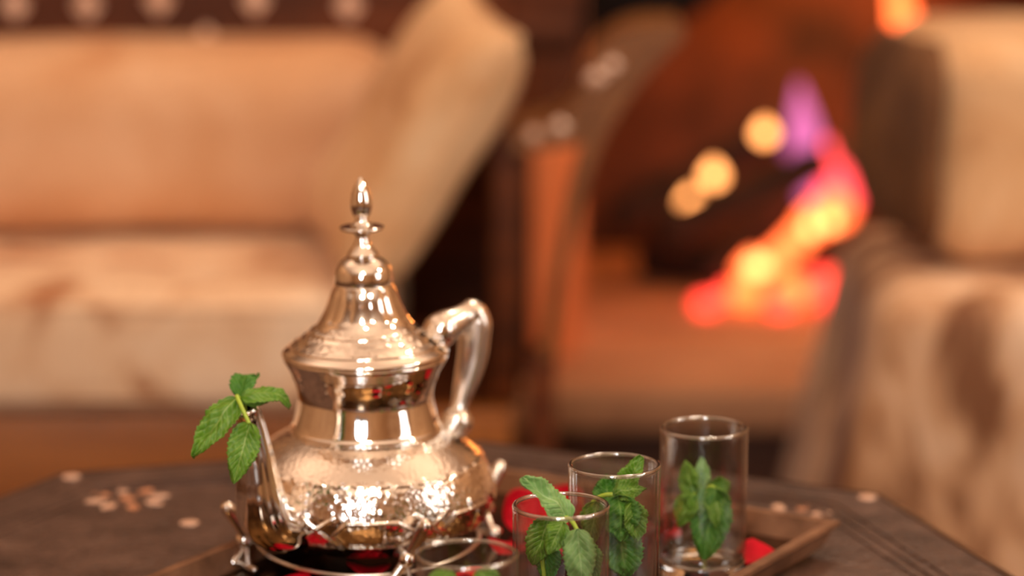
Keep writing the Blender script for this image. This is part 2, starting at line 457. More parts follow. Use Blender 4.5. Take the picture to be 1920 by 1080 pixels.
def lump(c, r, seed, sc=(1, 1, 0.75)):
    vs, fs = ball_data((0, 0, 0), r, 12, 8, sc)
    return [v * (1 + 0.25 * noise.noise(v * (2.0 / r) + Vector((seed, 0, 0)))) for v in vs], fs
for i, (x, y, z, r, mt) in enumerate(((0.290, 4.20, 0.069, 0.020, 'ember'), (0.398, 4.19, 0.070, 0.022, 'ember'), (0.350, 4.22, 0.080, 0.026, 'ember_hot'),
                                  (0.420, 4.24, 0.080, 0.030, 'ember_hot'), (0.47, 4.24, 0.085, 0.034, 'ember'), (0.33, 4.27, 0.07, 0.02, 'ember'))):
    e = mk('ember', *lump((0, 0, 0), r, i * 3.1), M[mt], None, True, None, (x, y, z + FZ))
    tag(e, ['small red ember alone at the left front of the fire', 'red ember on the hearth right below the brightest flame', 'glowing orange coal under the brightest flame',
            'big orange coal in the middle of the fire', 'largest red coal at the right of the fire', 'small red coal beneath the leaning log'][i], 'ember', 'embers in the fire')

# ------------------------------------------------------------------ left sofa
def pearl(parent, x, y, z, w, h, d=0.004):
    return mk('inlay', [(x - w, y, z), (x, y, z - h), (x + w, y, z), (x, y, z + h), (x, y - d, z)], [(0, 1, 4), (1, 2, 4), (2, 3, 4), (3, 0, 4)], M['pearl'], parent, False)
sofa = tag(empty('wooden_sofa', (-0.6, 3.1, 0.047)), 'carved dark wooden sofa with pearl inlaid back and flared arm', 'sofa')
sofa_off = Vector((0.6, -3.1, 0))
def sp(name, data, mat, smooth=True, parent=None):
    vs, fs = data
    return mk(name, [Vector(v) + sofa_off for v in vs], fs, mat, parent or sofa, smooth)
sp('front_rail', box_data(-1.45, 0.0, 2.865, 2.90, 0.09, 0.285, 0.006), M['wood_gold'])
sp('seat_deck', box_data(-1.45, 0.0, 2.90, 3.30, 0.24, 0.284), M['wood_dark'], False)
bk = sp('back_panel', box_data(-1.45, 0.0, 3.32, 3.36, 0.25, 0.80, 0.006), M['wood_dark'])
sp('back_rail', box_data(-1.45, 0.075, 3.305, 3.335, 0.605, 0.640, 0.008), M['wood_dark'])
sp('back_ear', prism_data([(0.0, 0.52), (0.05, 0.525), (0.078, 0.545), (0.083, 0.66), (0.072, 0.74), (0.04, 0.80), (0.0, 0.82)], 3.315, 3.365), M['wood_dark'], False)
for px_ in (165, 300, 480, 655, 820, 30):
    k = (px_ - 960) / 5400 * 3.34
    pearl(sofa, k * 0.997 + 0.6, 3.319 - 3.1, 0.655 + (0.006 if px_ in (300, 480) else 0.0), 0.016, 0.02)
for k in (-0.352,):
    pearl(sofa, k + 0.6, 3.304 - 3.1, 0.618, 0.013, 0.016)
for k in (-0.42, -0.385, -0.31):
    pearl(sofa, k + 0.6, 3.304 - 3.1, 0.608, 0.008, 0.005)
for x in (-1.42, 0.0145):
    sp('leg', box_data(x, x + 0.031, 2.875, 2.92, -0.047, 0.345, 0.004), M['wood_dark'])
for x in (-1.42, -0.03):
    sp('leg', box_data(x, x + 0.03, 3.30, 3.345, -0.047, 0.26, 0.004), M['wood_dark'])
sp('arm_panel', box_data(-0.022, 0.010, 2.90, 3.30, 0.285, 0.565, 0.008), M['wood_dark'])
outer = smooth_path([(0.045, 0.34), (0.053, 0.41), (0.0605, 0.455), (0.073, 0.510), (0.093, 0.566), (0.128, 0.622), (0.172, 0.668)], 4)
inner = smooth_path([(0.030, 0.34), (0.040, 0.41), (0.048, 0.455), (0.059, 0.515), (0.074, 0.566), (0.094, 0.616), (0.130, 0.650), (0.166, 0.676)], 4)
sp('arm_stile', prism_data(outer + inner[::-1], 2.873, 2.915), M['wood_arm'], False)
top_o = smooth_path([(0.0, 0.552), (0.040, 0.556), (0.076, 0.566), (0.100, 0.612), (0.172, 0.668)], 4)
top_i = smooth_path([(0.0, 0.575), (0.036, 0.580), (0.064, 0.600), (0.085, 0.650), (0.120, 0.676), (0.172, 0.680)], 4)
ar = sp('arm_rest', prism_data(top_o + top_i[::-1], 2.88, 3.02), M['wood_arm'], False)
for (x, z, w) in ((0.048, 0.578, 0.010), (0.022, 0.570, 0.008), (0.084, 0.628, 0.012), (0.100, 0.640, 0.010)):
    pearl(sofa, x + 0.6, 2.879 - 3.1, z, w, 0.009)

def puff(amp, seed, freq=6.0, bulge=0.0):
    def f(q, H):
        u = [q[i] / H[i] for i in range(3)]
        s = 1 + bulge * (1 - u[0] ** 2) * (1 - u[1] ** 2 * 0.5) * (1 - u[2] ** 2 * 0.3)
        v = Vector((q[0], q[1] * s, q[2] * s))
        nn = noise.noise(q * freq + Vector((seed, seed * 2, 0)))
        d = Vector(u).normalized()
        return v + d * amp * nn
    return f
def cushion_box(name, x0, x1, y0, y1, z0, z1, rad, mat, label, amp=0.008, seed=1.0, bulge=0.0, freq=6.0, group=None, inner=14, piped=True):
    cx, cy = (x0 + x1) / 2, (y0 + y1) / 2
    vs, fs = rbox_data(x0 - cx, x1 - cx, y0 - cy, y1 - cy, 0, z1 - z0, rad, 6, inner, puff(amp, seed, freq, bulge))
    o = tag(empty(name, (cx, cy, z0)), label, 'cushion', group)
    mk('cover', vs, fs, mat, o)
    # piping cord along the front edges
    for zz in (rad * 0.55, z1 - z0 - rad * 0.55) if piped else ():
        path = [(x0 - cx + rad + (x1 - x0 - 2 * rad) * i / 24, y0 - cy + rad * 0.12 - 0.001, zz + 0.002 * noise.noise(Vector((i * 0.7, seed, zz))), 0.0035) for i in range(25)]
        mk('piping', *tube_data(path, 6), mat, o)
    return o
cushion_box('seat_mattress', -1.40, -0.125, 2.84, 3.29, 0.334, 0.465, 0.035, M['damask_seat'], 'long beige patterned seat mattress on the wooden sofa', 0.006, 3.0)
cushion_box('back_bolster', -1.30, -0.12, 3.09, 3.29, 0.468, 0.676, 0.075, M['damask_gold'], 'long golden beige back cushion standing along the wooden sofa', 0.010, 5.0, 0.02, piped=False)

def throw_pillow(name, center, u, w0, size, deep, thick, mat, label):
    u = Vector(u).normalized(); w = Vector(w0); w = (w - u * w.dot(u)).normalized(); nrm = u.cross(w).normalized()
    N_ = 22
    vs, fs, idx = [], [], {}
    for s in (1, -1):
        for i in range(N_ + 1):
            for j in range(N_ + 1):
                a, b = 2 * i / N_ - 1, 2 * j / N_ - 1
                edge = i in (0, N_) or j in (0, N_)
                if edge and s == -1:
                    idx[(s, i, j)] = idx[(1, i, j)]; continue
                pin = 1 - 0.07 * (1 - a * a) * abs(b) ** 3; pin2 = 1 - 0.07 * (1 - b * b) * abs(a) ** 3
                t = thick / 2 * max(0, (1 - a ** 4) * (1 - b ** 4)) ** 0.45
                t *= 1 + 0.12 * noise.noise(Vector((a * 2, b * 2, s * 3)))
                p = u * (a * size / 2 * pin2) + w * (b * deep / 2 * pin) + nrm * (s * t)
                idx[(s, i, j)] = len(vs); vs.append(p)
        for i in range(N_):
            for j in range(N_):
                q = [idx[(s, i, j)], idx[(s, i + 1, j)], idx[(s, i + 1, j + 1)], idx[(s, i, j + 1)]]
                fs.append(tuple(q) if s > 0 else tuple(q[::-1]))
    o = tag(empty(name, center), label, 'cushion')
    mk('cover', vs, fs, mat, o)
    ring = [idx[(1, i, 0)] for i in range(N_)] + [idx[(1, N_, j)] for j in range(N_)] + [idx[(1, N_ - i, N_)] for i in range(N_)] + [idx[(1, 0, N_ - j)] for j in range(N_ + 1)]
    mk('seam', *tube_data([tuple(vs[k]) + (0.004,) for k in ring], 6, cap=False), mat, o)
    return o
throw_pillow('throw_cushion', (-0.103, 2.95, 0.606), (0.52, 0.0, 0.85), (-0.27, 0.95, 0.05), 0.315, 0.26, 0.10, M['damask'], 'square beige throw cushion leaning against the sofa arm behind the teapot')

# ------------------------------------------------------------------ right armchair
chair = tag(empty('upholstered_armchair', (0.80, 3.18, 0)), 'cream damask upholstered seat block right of the fireplace', 'armchair')
def flare(f, k):
    def g(q, H):
        v = f(q, H)
        if q.x < 0:
            v.x -= k * (0.5 - 0.5 * q.z / H.z) ** 1.2
        return v
    return g
mk('base', *rbox_data(-0.50, 0.50, -0.385, 0.03, 0.02, 0.10, 0.03, 4, 16, flare(puff(0.006, 8.0, 7.0), 0.015)), M['damask_right'], chair)
mk('seat', *rbox_data(-0.432, 0.52, -0.39, 0.035, 0.09, 0.474, 0.045, 6, 22, flare(puff(0.013, 9.0, 8.0), 0.085)), M['damask_right'], chair)
for x in (-0.38, 0.46):
    for y in (-0.34, -0.02):
        mk('foot', *box_data(x - 0.02, x + 0.02, y - 0.02, y + 0.02, 0, 0.03, 0.004), M['wood_dark'], chair)
ac = cushion_box('armchair_cushion', 0.400, 1.15, 2.96, 3.20, 0.482, 0.716, 0.05, M['damask'], 'big cream box cushion with pleated end browned for shade on the right seat', 0.010, 12.0, 0.0, 7.0, piped=False)
ac.location.x += 0.005
ac.rotation_euler[2] = radians(13)
for q in range(9):      # gathered end of the cushion, its shade put into the brown
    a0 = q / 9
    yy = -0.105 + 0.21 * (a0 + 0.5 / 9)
    mk('end_pleat', *tube_data(smooth_path([(-0.372, yy * 0.7, 0.016, 0.008), (-0.382, yy, 0.05, 0.0125), (-0.388, yy * 1.04, 0.117, 0.013), (-0.382, yy, 0.185, 0.0125), (-0.372, yy * 0.7, 0.219, 0.008)], 4), 10), M['shade_brown_velvet'], ac)

# ------------------------------------------------------------------ octagonal table
TC = Vector((-0.056, 1.549, 0.545)); R8 = 0.384; A8 = radians(39.5)
table = tag(empty('octagonal_table', (TC.x, TC.y, 0)), 'low octagonal dark carved wooden table with pearl flower inlay', 'table')
def octo(r): return [(r * cos(A8 + pi / 4 * k), r * sin(A8 + pi / 4 * k)) for k in range(8)]
mk('tabletop', *zprism_data(octo(R8 - 0.006), 0.518, 0.545), M['table'], table, False)
for k in range(8):
    a, b = octo(R8)[k], octo(R8)[(k + 1) % 8]
    a2, b2 = octo(R8 - 0.007)[k], octo(R8 - 0.007)[(k + 1) % 8]
    vs = [(a[0], a[1], .512), (b[0], b[1], .512), (b2[0], b2[1], .512), (a2[0], a2[1], .512), (a[0], a[1], .544), (b[0], b[1], .544), (b2[0], b2[1], .5462), (a2[0], a2[1], .5462)]
    mk('edge_strip', vs, [(0, 3, 2, 1), (4, 5, 6, 7), (0, 1, 5, 4), (1, 2, 6, 5), (2, 3, 7, 6), (3, 0, 4, 7)], M['table_edge'], table, False)
    c1 = octo(0.30)[k]; c2 = octo(0.30)[(k + 1) % 8]; i1 = octo(0.28)[k]; i2 = octo(0.28)[(k + 1) % 8]
    mk('apron_panel', *zprism_data([c1, c2, i2, i1], 0.02, 0.515), M['table_edge'], table, False)
petal_me = None
def petal_inlay(x, y, rz, L, W, mat):
    n = 12
    pts = [(L / 2 * cos(2 * pi * i / n) * (1.0 if i % 6 else 1.12), W / 2 * sin(2 * pi * i / n)) for i in range(n)]
    vs, fs = zprism_data(pts, 0, 0.0009)
    o = mk('inlay_petal', vs, fs, mat, table, False, None, (x, y, 0.5448))
    o.rotation_euler[2] = rz
    return o
for k in (0, 2, 4, 6):
    an = A8 + pi / 4 * k
    ux, uy = cos(an), sin(an)
    for r in (0.3680, 0.2270):
        petal_inlay(ux * r, uy * r, 0.3, 0.0112, 0.0112, M['pearl'])
    cx, cy = ux * 0.2990, uy * 0.2990
    petal_inlay(cx, cy, an, 0.010, 0.010, M['pearl2'])
    for q in range(8):
        b = an + pi / 8 + pi / 4 * q
        petal_inlay(cx + cos(b) * 0.0205, cy + sin(b) * 0.0205, b, 0.0125, 0.0080, M['pearl'] if q % 3 else M['pearl2'])
# shallow carved grooves running along the borders
for k in range(8):
    for r in (0.345, 0.335, 0.325, 0.17, 0.16):
        a, b = octo(r)[k], octo(r)[(k + 1) % 8]; a2, b2 = octo(r - 0.0045)[k], octo(r - 0.0045)[(k + 1) % 8]
        mk('carved_ridge', *zprism_data([a, b, b2, a2], 0.5445, 0.5461), M['table'], table, False)

# ------------------------------------------------------------------ tray
TA = radians(59.0)
ux, uy = Vector((cos(TA), sin(TA), 0)), Vector((-sin(TA), cos(TA), 0))
TR = Vector((0.1956, 1.6555, 0)); TW, TL = 0.286, 0.43
tc = TR + uy * (TW / 2) - ux * (TL / 2)
tray = tag(empty('serving_tray', (tc.x, tc.y, 0.546), TA), 'rectangular bronze serving tray with raised rim under teapot and glasses', 'tray')
def rect(dx, dy): return [(-TL / 2 - dx, -TW / 2 - dx), (TL / 2 + dx, -TW / 2 - dx), (TL / 2 + dx, TW / 2 + dx), (-TL / 2 - dx, TW / 2 + dx)]
mk('tray_floor', *zprism_data(rect(-0.008, 0), 0.0045, 0.0070), M['tray_floor'], tray, False)
sec = [(-0.010, 0.0045), (-0.008, 0.0045), (-0.003, 0.0150), (0.0, 0.0180), (0.0, 0.0205), (-0.0065, 0.0205), (-0.010, 0.0072)]
for k in range(4):
    vs, fs = [], []
    for d, z in sec:
        a, b = rect(d, 0)[k], rect(d, 0)[(k + 1) % 4]
        vs += [(a[0], a[1], z), (b[0], b[1], z)]
    m_ = len(sec)
    for i in range(m_):
        j = (i + 1) % m_
        fs.append((2 * i, 2 * i + 1, 2 * j + 1, 2 * j))
    mk('rim', vs, fs, M['tray'], tray, False)
for sx in (-1, 1):
    for sy in (-1, 1):
        mk('foot', *lathe_data([(0.007, 0), (0.008, 0.002), (0.006, 0.0046)], 14), M['tray'], tray, True, None, (sx * (TL / 2 - 0.03), sy * (TW / 2 - 0.03), 0))
ZF = 0.553

# ------------------------------------------------------------------ teapot  (cm in, metres out)
pot = tag(empty('teapot', (-0.0852, 1.633, ZF)), 'engraved silver teapot with domed lid, tall finial and curled feet', 'teapot')
S = 0.01
def cm(prof): return [(r * S, z * S) for r, z in prof]
belly = smooth_path([(0, 0.85), (2.5, 0.85), (4.4, 1.05), (5.9, 1.6), (7.0, 2.55), (7.42, 3.45), (7.48, 4.1), (7.3, 4.85), (6.95, 5.7), (6.4, 6.3),
                     (5.5, 6.95), (4.8, 7.32), (4.42, 7.5), (4.35, 7.62)], 9)
dense = []
for (a, b) in zip(belly[:-1], belly[1:]):
    dense += [a, tuple((p + q) / 2 for p, q in zip(a, b))]
belly = dense + [belly[-1]]
SEG = []
NP = 7; PW = 2 * pi * 7.4 / NP
def seg(a, b): SEG.append((a, b))
seg((-1.55, 3.95), (1.35, 3.95)); seg((1.35, 3.95), (2.25, 3.35)); seg((2.25, 3.35), (1.35, 2.35)); seg((1.35, 2.35), (-1.55, 2.35))
seg((-1.55, 2.35), (-2.35, 3.15)); seg((-2.35, 3.15), (-1.55, 3.95)); seg((2.0, 2.5), (4.3, 4.2)); seg((2.3, 4.3), (4.5, 2.5))
seg((-0.3, 3.95), (-0.3, 4.5)); seg((0.5, 3.95), (0.5, 2.35))
def dseg(p, a, b):
    ax, ay = a; bx, by = b; dx, dy = bx - ax, by - ay
    t = max(0, min(1, ((p[0] - ax) * dx + (p[1] - ay) * dy) / (dx * dx + dy * dy)))
    return math.hypot(p[0] - ax - t * dx, p[1] - ay - t * dy)
PH0 = radians(-90 + 6)
def belly_fn(th, r, z, k):
    r0, z0 = r / S, z / S
    d = 0.0
    if 1.15 < z0 < 6.15 and r0 > 4.5:
        u = ((th - PH0) * 7.4) % PW
        ridge = 0.0
        if 2.1 < z0 < 4.6:
            dm = 9
            for a, b in SEG:
                for sh in (-PW, 0, PW):
                    if abs(u + sh - (a[0] + b[0]) / 2) < 2.6:
                        dm = min(dm, dseg((u + sh, z0), a, b))
            ridge = 0.13 * exp(-(dm / 0.085) ** 2)
        v = Vector((cos(th) * r0, sin(th) * r0, z0))
        w = noise.voronoi(v * (2.3 if z0 > 3.9 else 1.7))[0]
        fl = 0.10 * max(0, 0.55 - w[0]) * (1.0 if z0 > 3.9 else 0.6)
        env = min(1, (z0 - 1.15) / 0.3, (6.15 - z0) / 0.12)
        d += env * max(fl, ridge)
        if 5.8 < z0 < 6.15:      # scalloped bead border
            a = (th * 34 / (2 * pi)) % 1 - 0.5
            d += 0.10 * max(0, 1 - (a / 0.42) ** 2 - ((z0 - 5.97) / 0.17) ** 2) ** 0.5 if (a / 0.42) ** 2 + ((z0 - 5.97) / 0.17) ** 2 < 1 else 0
        if 1.2 < z0 < 1.75:
            a = (th * 60 / (2 * pi)) % 1 - 0.5
            q = (a / 0.45) ** 2 + ((z0 - 1.5) / 0.2) ** 2
            d += 0.10 * (1 - q) ** 0.5 if q < 1 else 0
    return (r0 + d) * S, z
mk('body', *lathe_data(cm(belly), 560, belly_fn), M['engraved'], pot)
neck = smooth_path([(4.35, 7.58), (4.46, 7.72), (4.30, 7.95), (4.12, 8.6), (3.98, 9.3), (3.95, 9.7), (4.08, 10.4), (4.35, 11.1), (4.66, 11.65), (4.78, 11.85), (4.80, 12.0), (4.72, 12.08)], 5)
def neck_fn(th, r, z, k):
    z0 = z / S
    f = max(0, min(1, (z0 - 9.5) / 0.6, (11.6 - z0) / 0.5))
    b = 0.05 * max(0, 1 - ((z0 - 10.75) / 0.10) ** 2) * (0.6 + 0.4 * cos(48 * th))
    g = 0.028 * (abs(cos(7 * th)) - 0.5) * max(0, min(1, (9.6 - z0) / 0.5, (z0 - 7.9) / 0.3))
    return r + (b * f + g) * S, z
mk('neck', *lathe_data(cm(neck), 220, neck_fn), M['silver'], pot)

lid = smooth_path([(4.70, 12.05), (4.84, 12.14), (4.86, 12.26), (4.72, 12.42), (4.35, 12.62)], 3)
lid += smooth_path([(4.35, 12.66), (4.30, 12.74), (3.9, 12.98), (3.55, 13.22), (3.25, 13.46), (3.18, 13.55), (2.95, 13.72), (2.72, 14.0), (2.62, 14.16)], 8)
lid += smooth_path([(2.60, 14.2), (2.45, 14.45), (2.2, 15.0), (1.95, 15.65), (1.72, 16.1), (1.60, 16.28)], 6)
lid += smooth_path([(1.66, 16.31), (1.70, 16.42), (1.70, 16.75), (1.62, 17.1), (1.36, 17.5), (1.05, 17.75), (0.92, 17.8), (0.86, 17.86)], 4)
def lid_fn(th, r, z, k):
    r0, z0 = r / S, z / S; d = 0.0; dz = 0.0
    if 12.66 < z0 < 14.0:
        v = Vector((cos(th) * r0, sin(th) * r0, z0))
        w = noise.voronoi(v * 2.6)[0]
        e = min(1, (z0 - 12.66) / 0.15, (14.0 - z0) / 0.2)
        h = 0.11 * max(0, 0.5 - w[0]) * e
        h += 0.03 * max(0, cos((z0 - 12.7) * 14)) * e
        d += h * 0.5; dz += h * 0.85
    if 14.18 < z0 < 16.2:
        e = min(1, (z0 - 14.18) / 0.2, (16.2 - z0) / 0.2)
        d += -0.075 * e * (1 - abs(cos(6 * th + 0.3)) ** 0.8) * (r0 / 2)
    return (r0 + d) * S, (z0 + dz) * S
lid_o = mk('lid', *lathe_data(cm(lid), 320, lid_fn), M['silver'], pot)
fin = smooth_path([(0.90, 17.84), (0.93, 17.98), (0.80, 18.15), (0.55, 18.5), (0.42, 18.85), (0.40, 19.1), (0.6, 19.3)], 3)
fin += smooth_path([(1.05, 19.38), (1.24, 19.45), (1.30, 19.54), (1.22, 19.62), (0.9, 19.66), (0.55, 19.76), (0.40, 19.95), (0.38, 20.1), (0.5, 20.3), (0.61, 20.65), (0.64, 20.95),
                     (0.58, 21.4), (0.43, 21.85), (0.22, 22.25), (0.08, 22.45), (0.0, 22.48)], 4)
mk('finial', *lathe_data(cm(fin), 48), M['silver'], lid_o)
lid_o.rotation_euler = (0, radians(-1.0), 0)
lid_o.location = (sin(radians(1.0)) * 0.12, 0, 0)

# spout: fluted swan neck towards the camera's left
SD = Vector((-0.60, -0.80, 0)).normalized()
def along(d, rows): return [tuple(d * (r * S)) [:2] + (z * S, q * S) for r, z, q in rows]
sp_rows = smooth_path([(5.6, 3.6, 1.6), (6.8, 3.5, 1.55), (8.1, 3.7, 1.42), (8.95, 4.4, 1.38), (9.3, 5.5, 1.25), (9.5, 6.8, 1.05), (9.7, 8.1, 0.90), (10.0, 9.4, 0.80), (10.35, 10.4, 0.76), (10.6, 10.95, 0.78)], 6)
spout = mk('spout', *tube_data(along(SD, sp_rows), 72, lambda th, t: 1 + 0.07 * abs(cos(4 * th)) ** 0.7 - 0.04, cap=False), M['silver'], pot)
md = spout.modifiers.new('wall', 'SOLIDIFY'); md.thickness = 0.0012; md.offset = -1
ring = [sp_rows[-1]]
e0 = Vector(along(SD, [sp_rows[-1]])[0][:3]); tdir = (e0 - Vector(along(SD, [sp_rows[-3]])[0][:3])).normalized()
s_ = tdir.cross(Vector((0, 0, 1))).normalized(); u_ = s_.cross(tdir)
mk('spout_lip', *tube_data([tuple(e0 + s_ * (0.0076 * cos(a)) + u_ * (0.0076 * sin(a))) + (0.0011,) for a in [2 * pi * i / 32 for i in range(33)]], 8, cap=False), M['silver'], spout)

# handle: cast hook on the far right side
HD = Vector((0.80, 0.60, 0)).normalized()
h_rows = smooth_path([(4.5, 11.7, 0.50), (5.0, 12.35, 0.85), (5.6, 12.85, 1.02), (6.4, 13.15, 0.85), (7.1, 13.4, 0.72), (7.75, 13.5, 0.82), (8.0, 12.9, 0.95), (7.92, 12.0, 0.95), (7.78, 11.0, 0.92),
                      (7.5, 10.0, 0.84), (7.1, 8.95, 0.68), (6.8, 8.1, 0.54), (6.6, 7.5, 0.62), (6.4, 7.0, 0.86), (6.2, 6.55, 0.9), (5.9, 6.2, 0.7)], 6)
handle = mk('handle', *tube_data(along(HD, h_rows), 28, lambda th, t: 1 + 0.06 * cos(3 * th) * (1 if 0.3 < t < 0.8 else 0)), M['cast'], pot)
mk('thumb_ball', *ball_data(HD * 0.054 + Vector((0, 0, 0.1278)), 0.0106, 24, 14), M['silver'], handle)
for (r, z, q) in ((7.0, 12.75, 0.42), (7.55, 12.8, 0.36), (6.5, 7.0, 1.0)):
    mk('knop', *ball_data(HD * (r * S) + Vector((0, 0, z * S)), q * S, 16, 10), M['cast'], handle)

# four cast feet: bent hairpin struts with bosses and a leaf shaped toe
def foot(ang, rr):
    d = Vector((cos(ang), sin(ang), 0)); t = Vector((-sin(ang), cos(ang), 0))
    def P(r, s, z, q): return tuple(d * (r * S) + t * (s * S) + Vector((0, 0, z * S))) + (q * S,)
    strut = smooth_path([P(rr + 1.65, 0.75, 4.35, 0.28), P(rr + 1.45, 0.65, 4.0, 0.42), P(rr + 0.8, 0.4, 3.0, 0.33), P(rr + 0.15, 0.0, 1.85, 0.30), P(rr + 0.15, -0.6, 1.05, 0.26), P(rr + 0.2, -1.1, 0.50, 0.25), P(rr + 0.2, -0.95, 0.27, 0.23), P(rr + 0.15, -0.3, 0.24, 0.23), P(rr + 0.1, 0.5, 0.25, 0.24), P(rr, 1.1, 0.28, 0.18)], 5)
    f = mk('foot', *tube_data(strut, 12), M['cast'], pot)
    brace = smooth_path([P(rr + 0.12, 0.0, 1.85, 0.17), P(rr + 0.15, 0.12, 1.0, 0.14), P(rr + 0.12, 0.25, 0.3, 0.17)], 4)
    mk('brace', *tube_data(brace, 10), M['cast'], f)
    mk('bracket', *tube_data(smooth_path([P(5.6, 0.0, 1.75, 0.34), P(rr - 0.6, 0.0, 1.9, 0.28), P(rr + 0.15, 0.0, 1.85, 0.24)], 4), 12), M['cast'], f)
    mk('boss', *ball_data(P(rr + 0.25, 0.0, 1.85, 0)[:3], 0.0052, 16, 10), M['silver'], f)
    toe = smooth_path([P(rr + 0.2, -0.8, 0.45, 0.26), P(rr + 0.5, -0.65, 0.45, 0.38), P(rr + 0.8, -0.5, 0.38, 0.32), P(rr + 1.0, -0.4, 0.28, 0.14)], 4)
    mk('toe', *tube_data(toe, 12), M['silver'], f)
    return f
for deg, rr in ((206, 7.45), (290, 7.4), (26, 7.5), (116, 4.2)):
    foot(radians(deg), rr)
rg = [(cos(a) * 0.066, sin(a) * 0.066, 0.0085 + 0.002 * cos(2 * a), 0.0014) for a in [2 * pi * i / 64 for i in range(65)]]
mk('stand_ring', *tube_data(rg, 8, cap=False), M['cast'], pot)

# ------------------------------------------------------------------ glasses
def base_profile():
    return cm([(0, 0.06), (1.9, 0.06), (2.15, 0.0), (2.3, 0.02), (2.44, 0.12), (2.47, 0.35), (2.48, 0.85), (2.46, 0.98), (2.30, 1.06), (2.1, 1.02), (1.2, 0.97), (0, 0.95)])
def wall_profile():
    ro, h, w = 2.5, 8.7, 0.19
    return cm([(2.40, 1.07), (2.48, 1.10), (ro, 1.6), (ro, 3.0), (ro, 6.0), (ro, h - 0.25), (ro, h - 0.10), (ro - 0.012, h - 0.05), (ro - 0.04, h - 0.015), (ro - w / 2, h),
               (ro - w + 0.04, h - 0.015), (ro - w + 0.012, h - 0.05), (ro - w, h - 0.10), (ro - w, h - 0.3), (ro - w, 6), (ro - w, 3), (ro - w, 1.6), (2.31, 1.10)])
def rim_data():
    return tube_data([(0.02405 * cos(a), 0.02405 * sin(a), 0.0868, 0.00115) for a in [2 * pi * i / 96 for i in range(97)]], 10, cap=False)
wall_me = base_me = rim_me = None
GL = (((-0.0220, 1.342), 'empty looking clear tea glass nearest the camera at the tray front'),
      ((0.0252, 1.4283), 'clear tea glass with a mint leaf poking over its rim'),
      ((0.0554, 1.5085), 'clear tea glass with mint, second from the far right end of the row'),
      ((0.1093, 1.590), 'clear tea glass standing farthest back by the tray corner'))
GL = [(p, l) for p, l in GL]
GL[0] = (GL[0][0], 'clear tea glass nearest the camera, low in front of the teapot')
GL[2] = (GL[2][0], 'clear tea glass between the farthest glass and the leaf topped glass')
for i, ((x, y), lab) in enumerate(GL):
    g = empty('tea_glass', (x, y, ZF + 0.0003))
    if wall_me is None:
        wall_me = mk('wall', *lathe_data(wall_profile(), 96, None, True), M['thin_glass'], g).data
        rim_me = mk('rim', *rim_data(), M['rim_glass'], g).data
        base_me = mk('thick_base', *lathe_data(base_profile(), 96), M['glass'], g).data
    else:
        for nm, me in (('wall', wall_me), ('rim', rim_me), ('thick_base', base_me)):
            c = bpy.data.objects.new(nm, me); COL.objects.link(c); c.parent = g
    tag(g, lab, 'glass', 'tea glasses on the tray')

# ------------------------------------------------------------------ mint
def leaf(parent, off, base, tip, width, nrm, mat, arch=0.15, fold=0.25, seed=0, round_tip=0.0, droop=0.0):
    B, T = Vector(base), Vector(tip)
    L = T - B; ln = L.length; e = L.normalized()
    nn = Vector(nrm); nn = (nn - e * nn.dot(e)).normalized(); s = e.cross(nn)
    nu, nv = 44, 16
    vs, uv, fs = [], [], []
    for i in range(nu + 1):
        t = i / nu
        w = sin(pi * min(1, t ** 0.66)) ** (0.75 - 0.35 * round_tip * (t > 0.5)) if 0 < t < 1 else 0.02
        w *= 1 - 0.15 * ((t * 13) % 1) * (1 if 0.08 < t < 0.96 else 0)
        for j in range(nv + 1):
            v = 2 * j / nv - 1
            a = abs(v)
            z = arch * ln * 4 * t * (1 - t) * 0.5 - droop * ln * t * t
            z += fold * width / 2 * w * a ** 1.3
            z += 0.045 * width * cos(2 * pi * (t * 8 - a * 2.2)) * a * (1 - a * 0.5) * w
            z += 0.26 * width * noise.noise(Vector((t * 2.5 + seed * 3.7, v * 1.3, seed))) + 0.10 * width * noise.noise(Vector((t * 6 + seed, v * 3.0, seed * 2.3)))
            p = B + e * (ln * t) + s * (v * w * width / 2) + nn * z
            vs.append(p - Vector(off)); uv.append((t, j / nv))
    for i in range(nu):
        for j in range(nv):
            a = i * (nv + 1) + j
            fs.append((a, a + 1, a + nv + 2, a + nv + 1))
    o = mk('leaf', vs, fs, mat, parent, True, uv)
    md = o.modifiers.new('thickness', 'SOLIDIFY'); md.thickness = 0.0003
    return o
def sprig(loc, label, stems, leaves, move=(0, 0, 0), group='mint sprigs'):
    o = tag(empty('mint_sprig', Vector(loc) + Vector(move)), label, 'mint', group)
    for st in stems:
        pth = smooth_path([tuple(Vector(p[:3]) - Vector(loc)) + (p[3],) for p in st], 5)
        mk('stem', *tube_data(pth, 8), M['stem'], o)
    for k, (b, t, w, nrm, mat, kw) in enumerate(leaves):
        leaf(o, loc, b, t, w * (1.14 if loc[2] < 0.6 else 1.0), nrm, M[mat], seed=k + loc[0] * 50, **kw)
    return o
C_ = (0, -0.95, 0.3)      # roughly facing the viewer
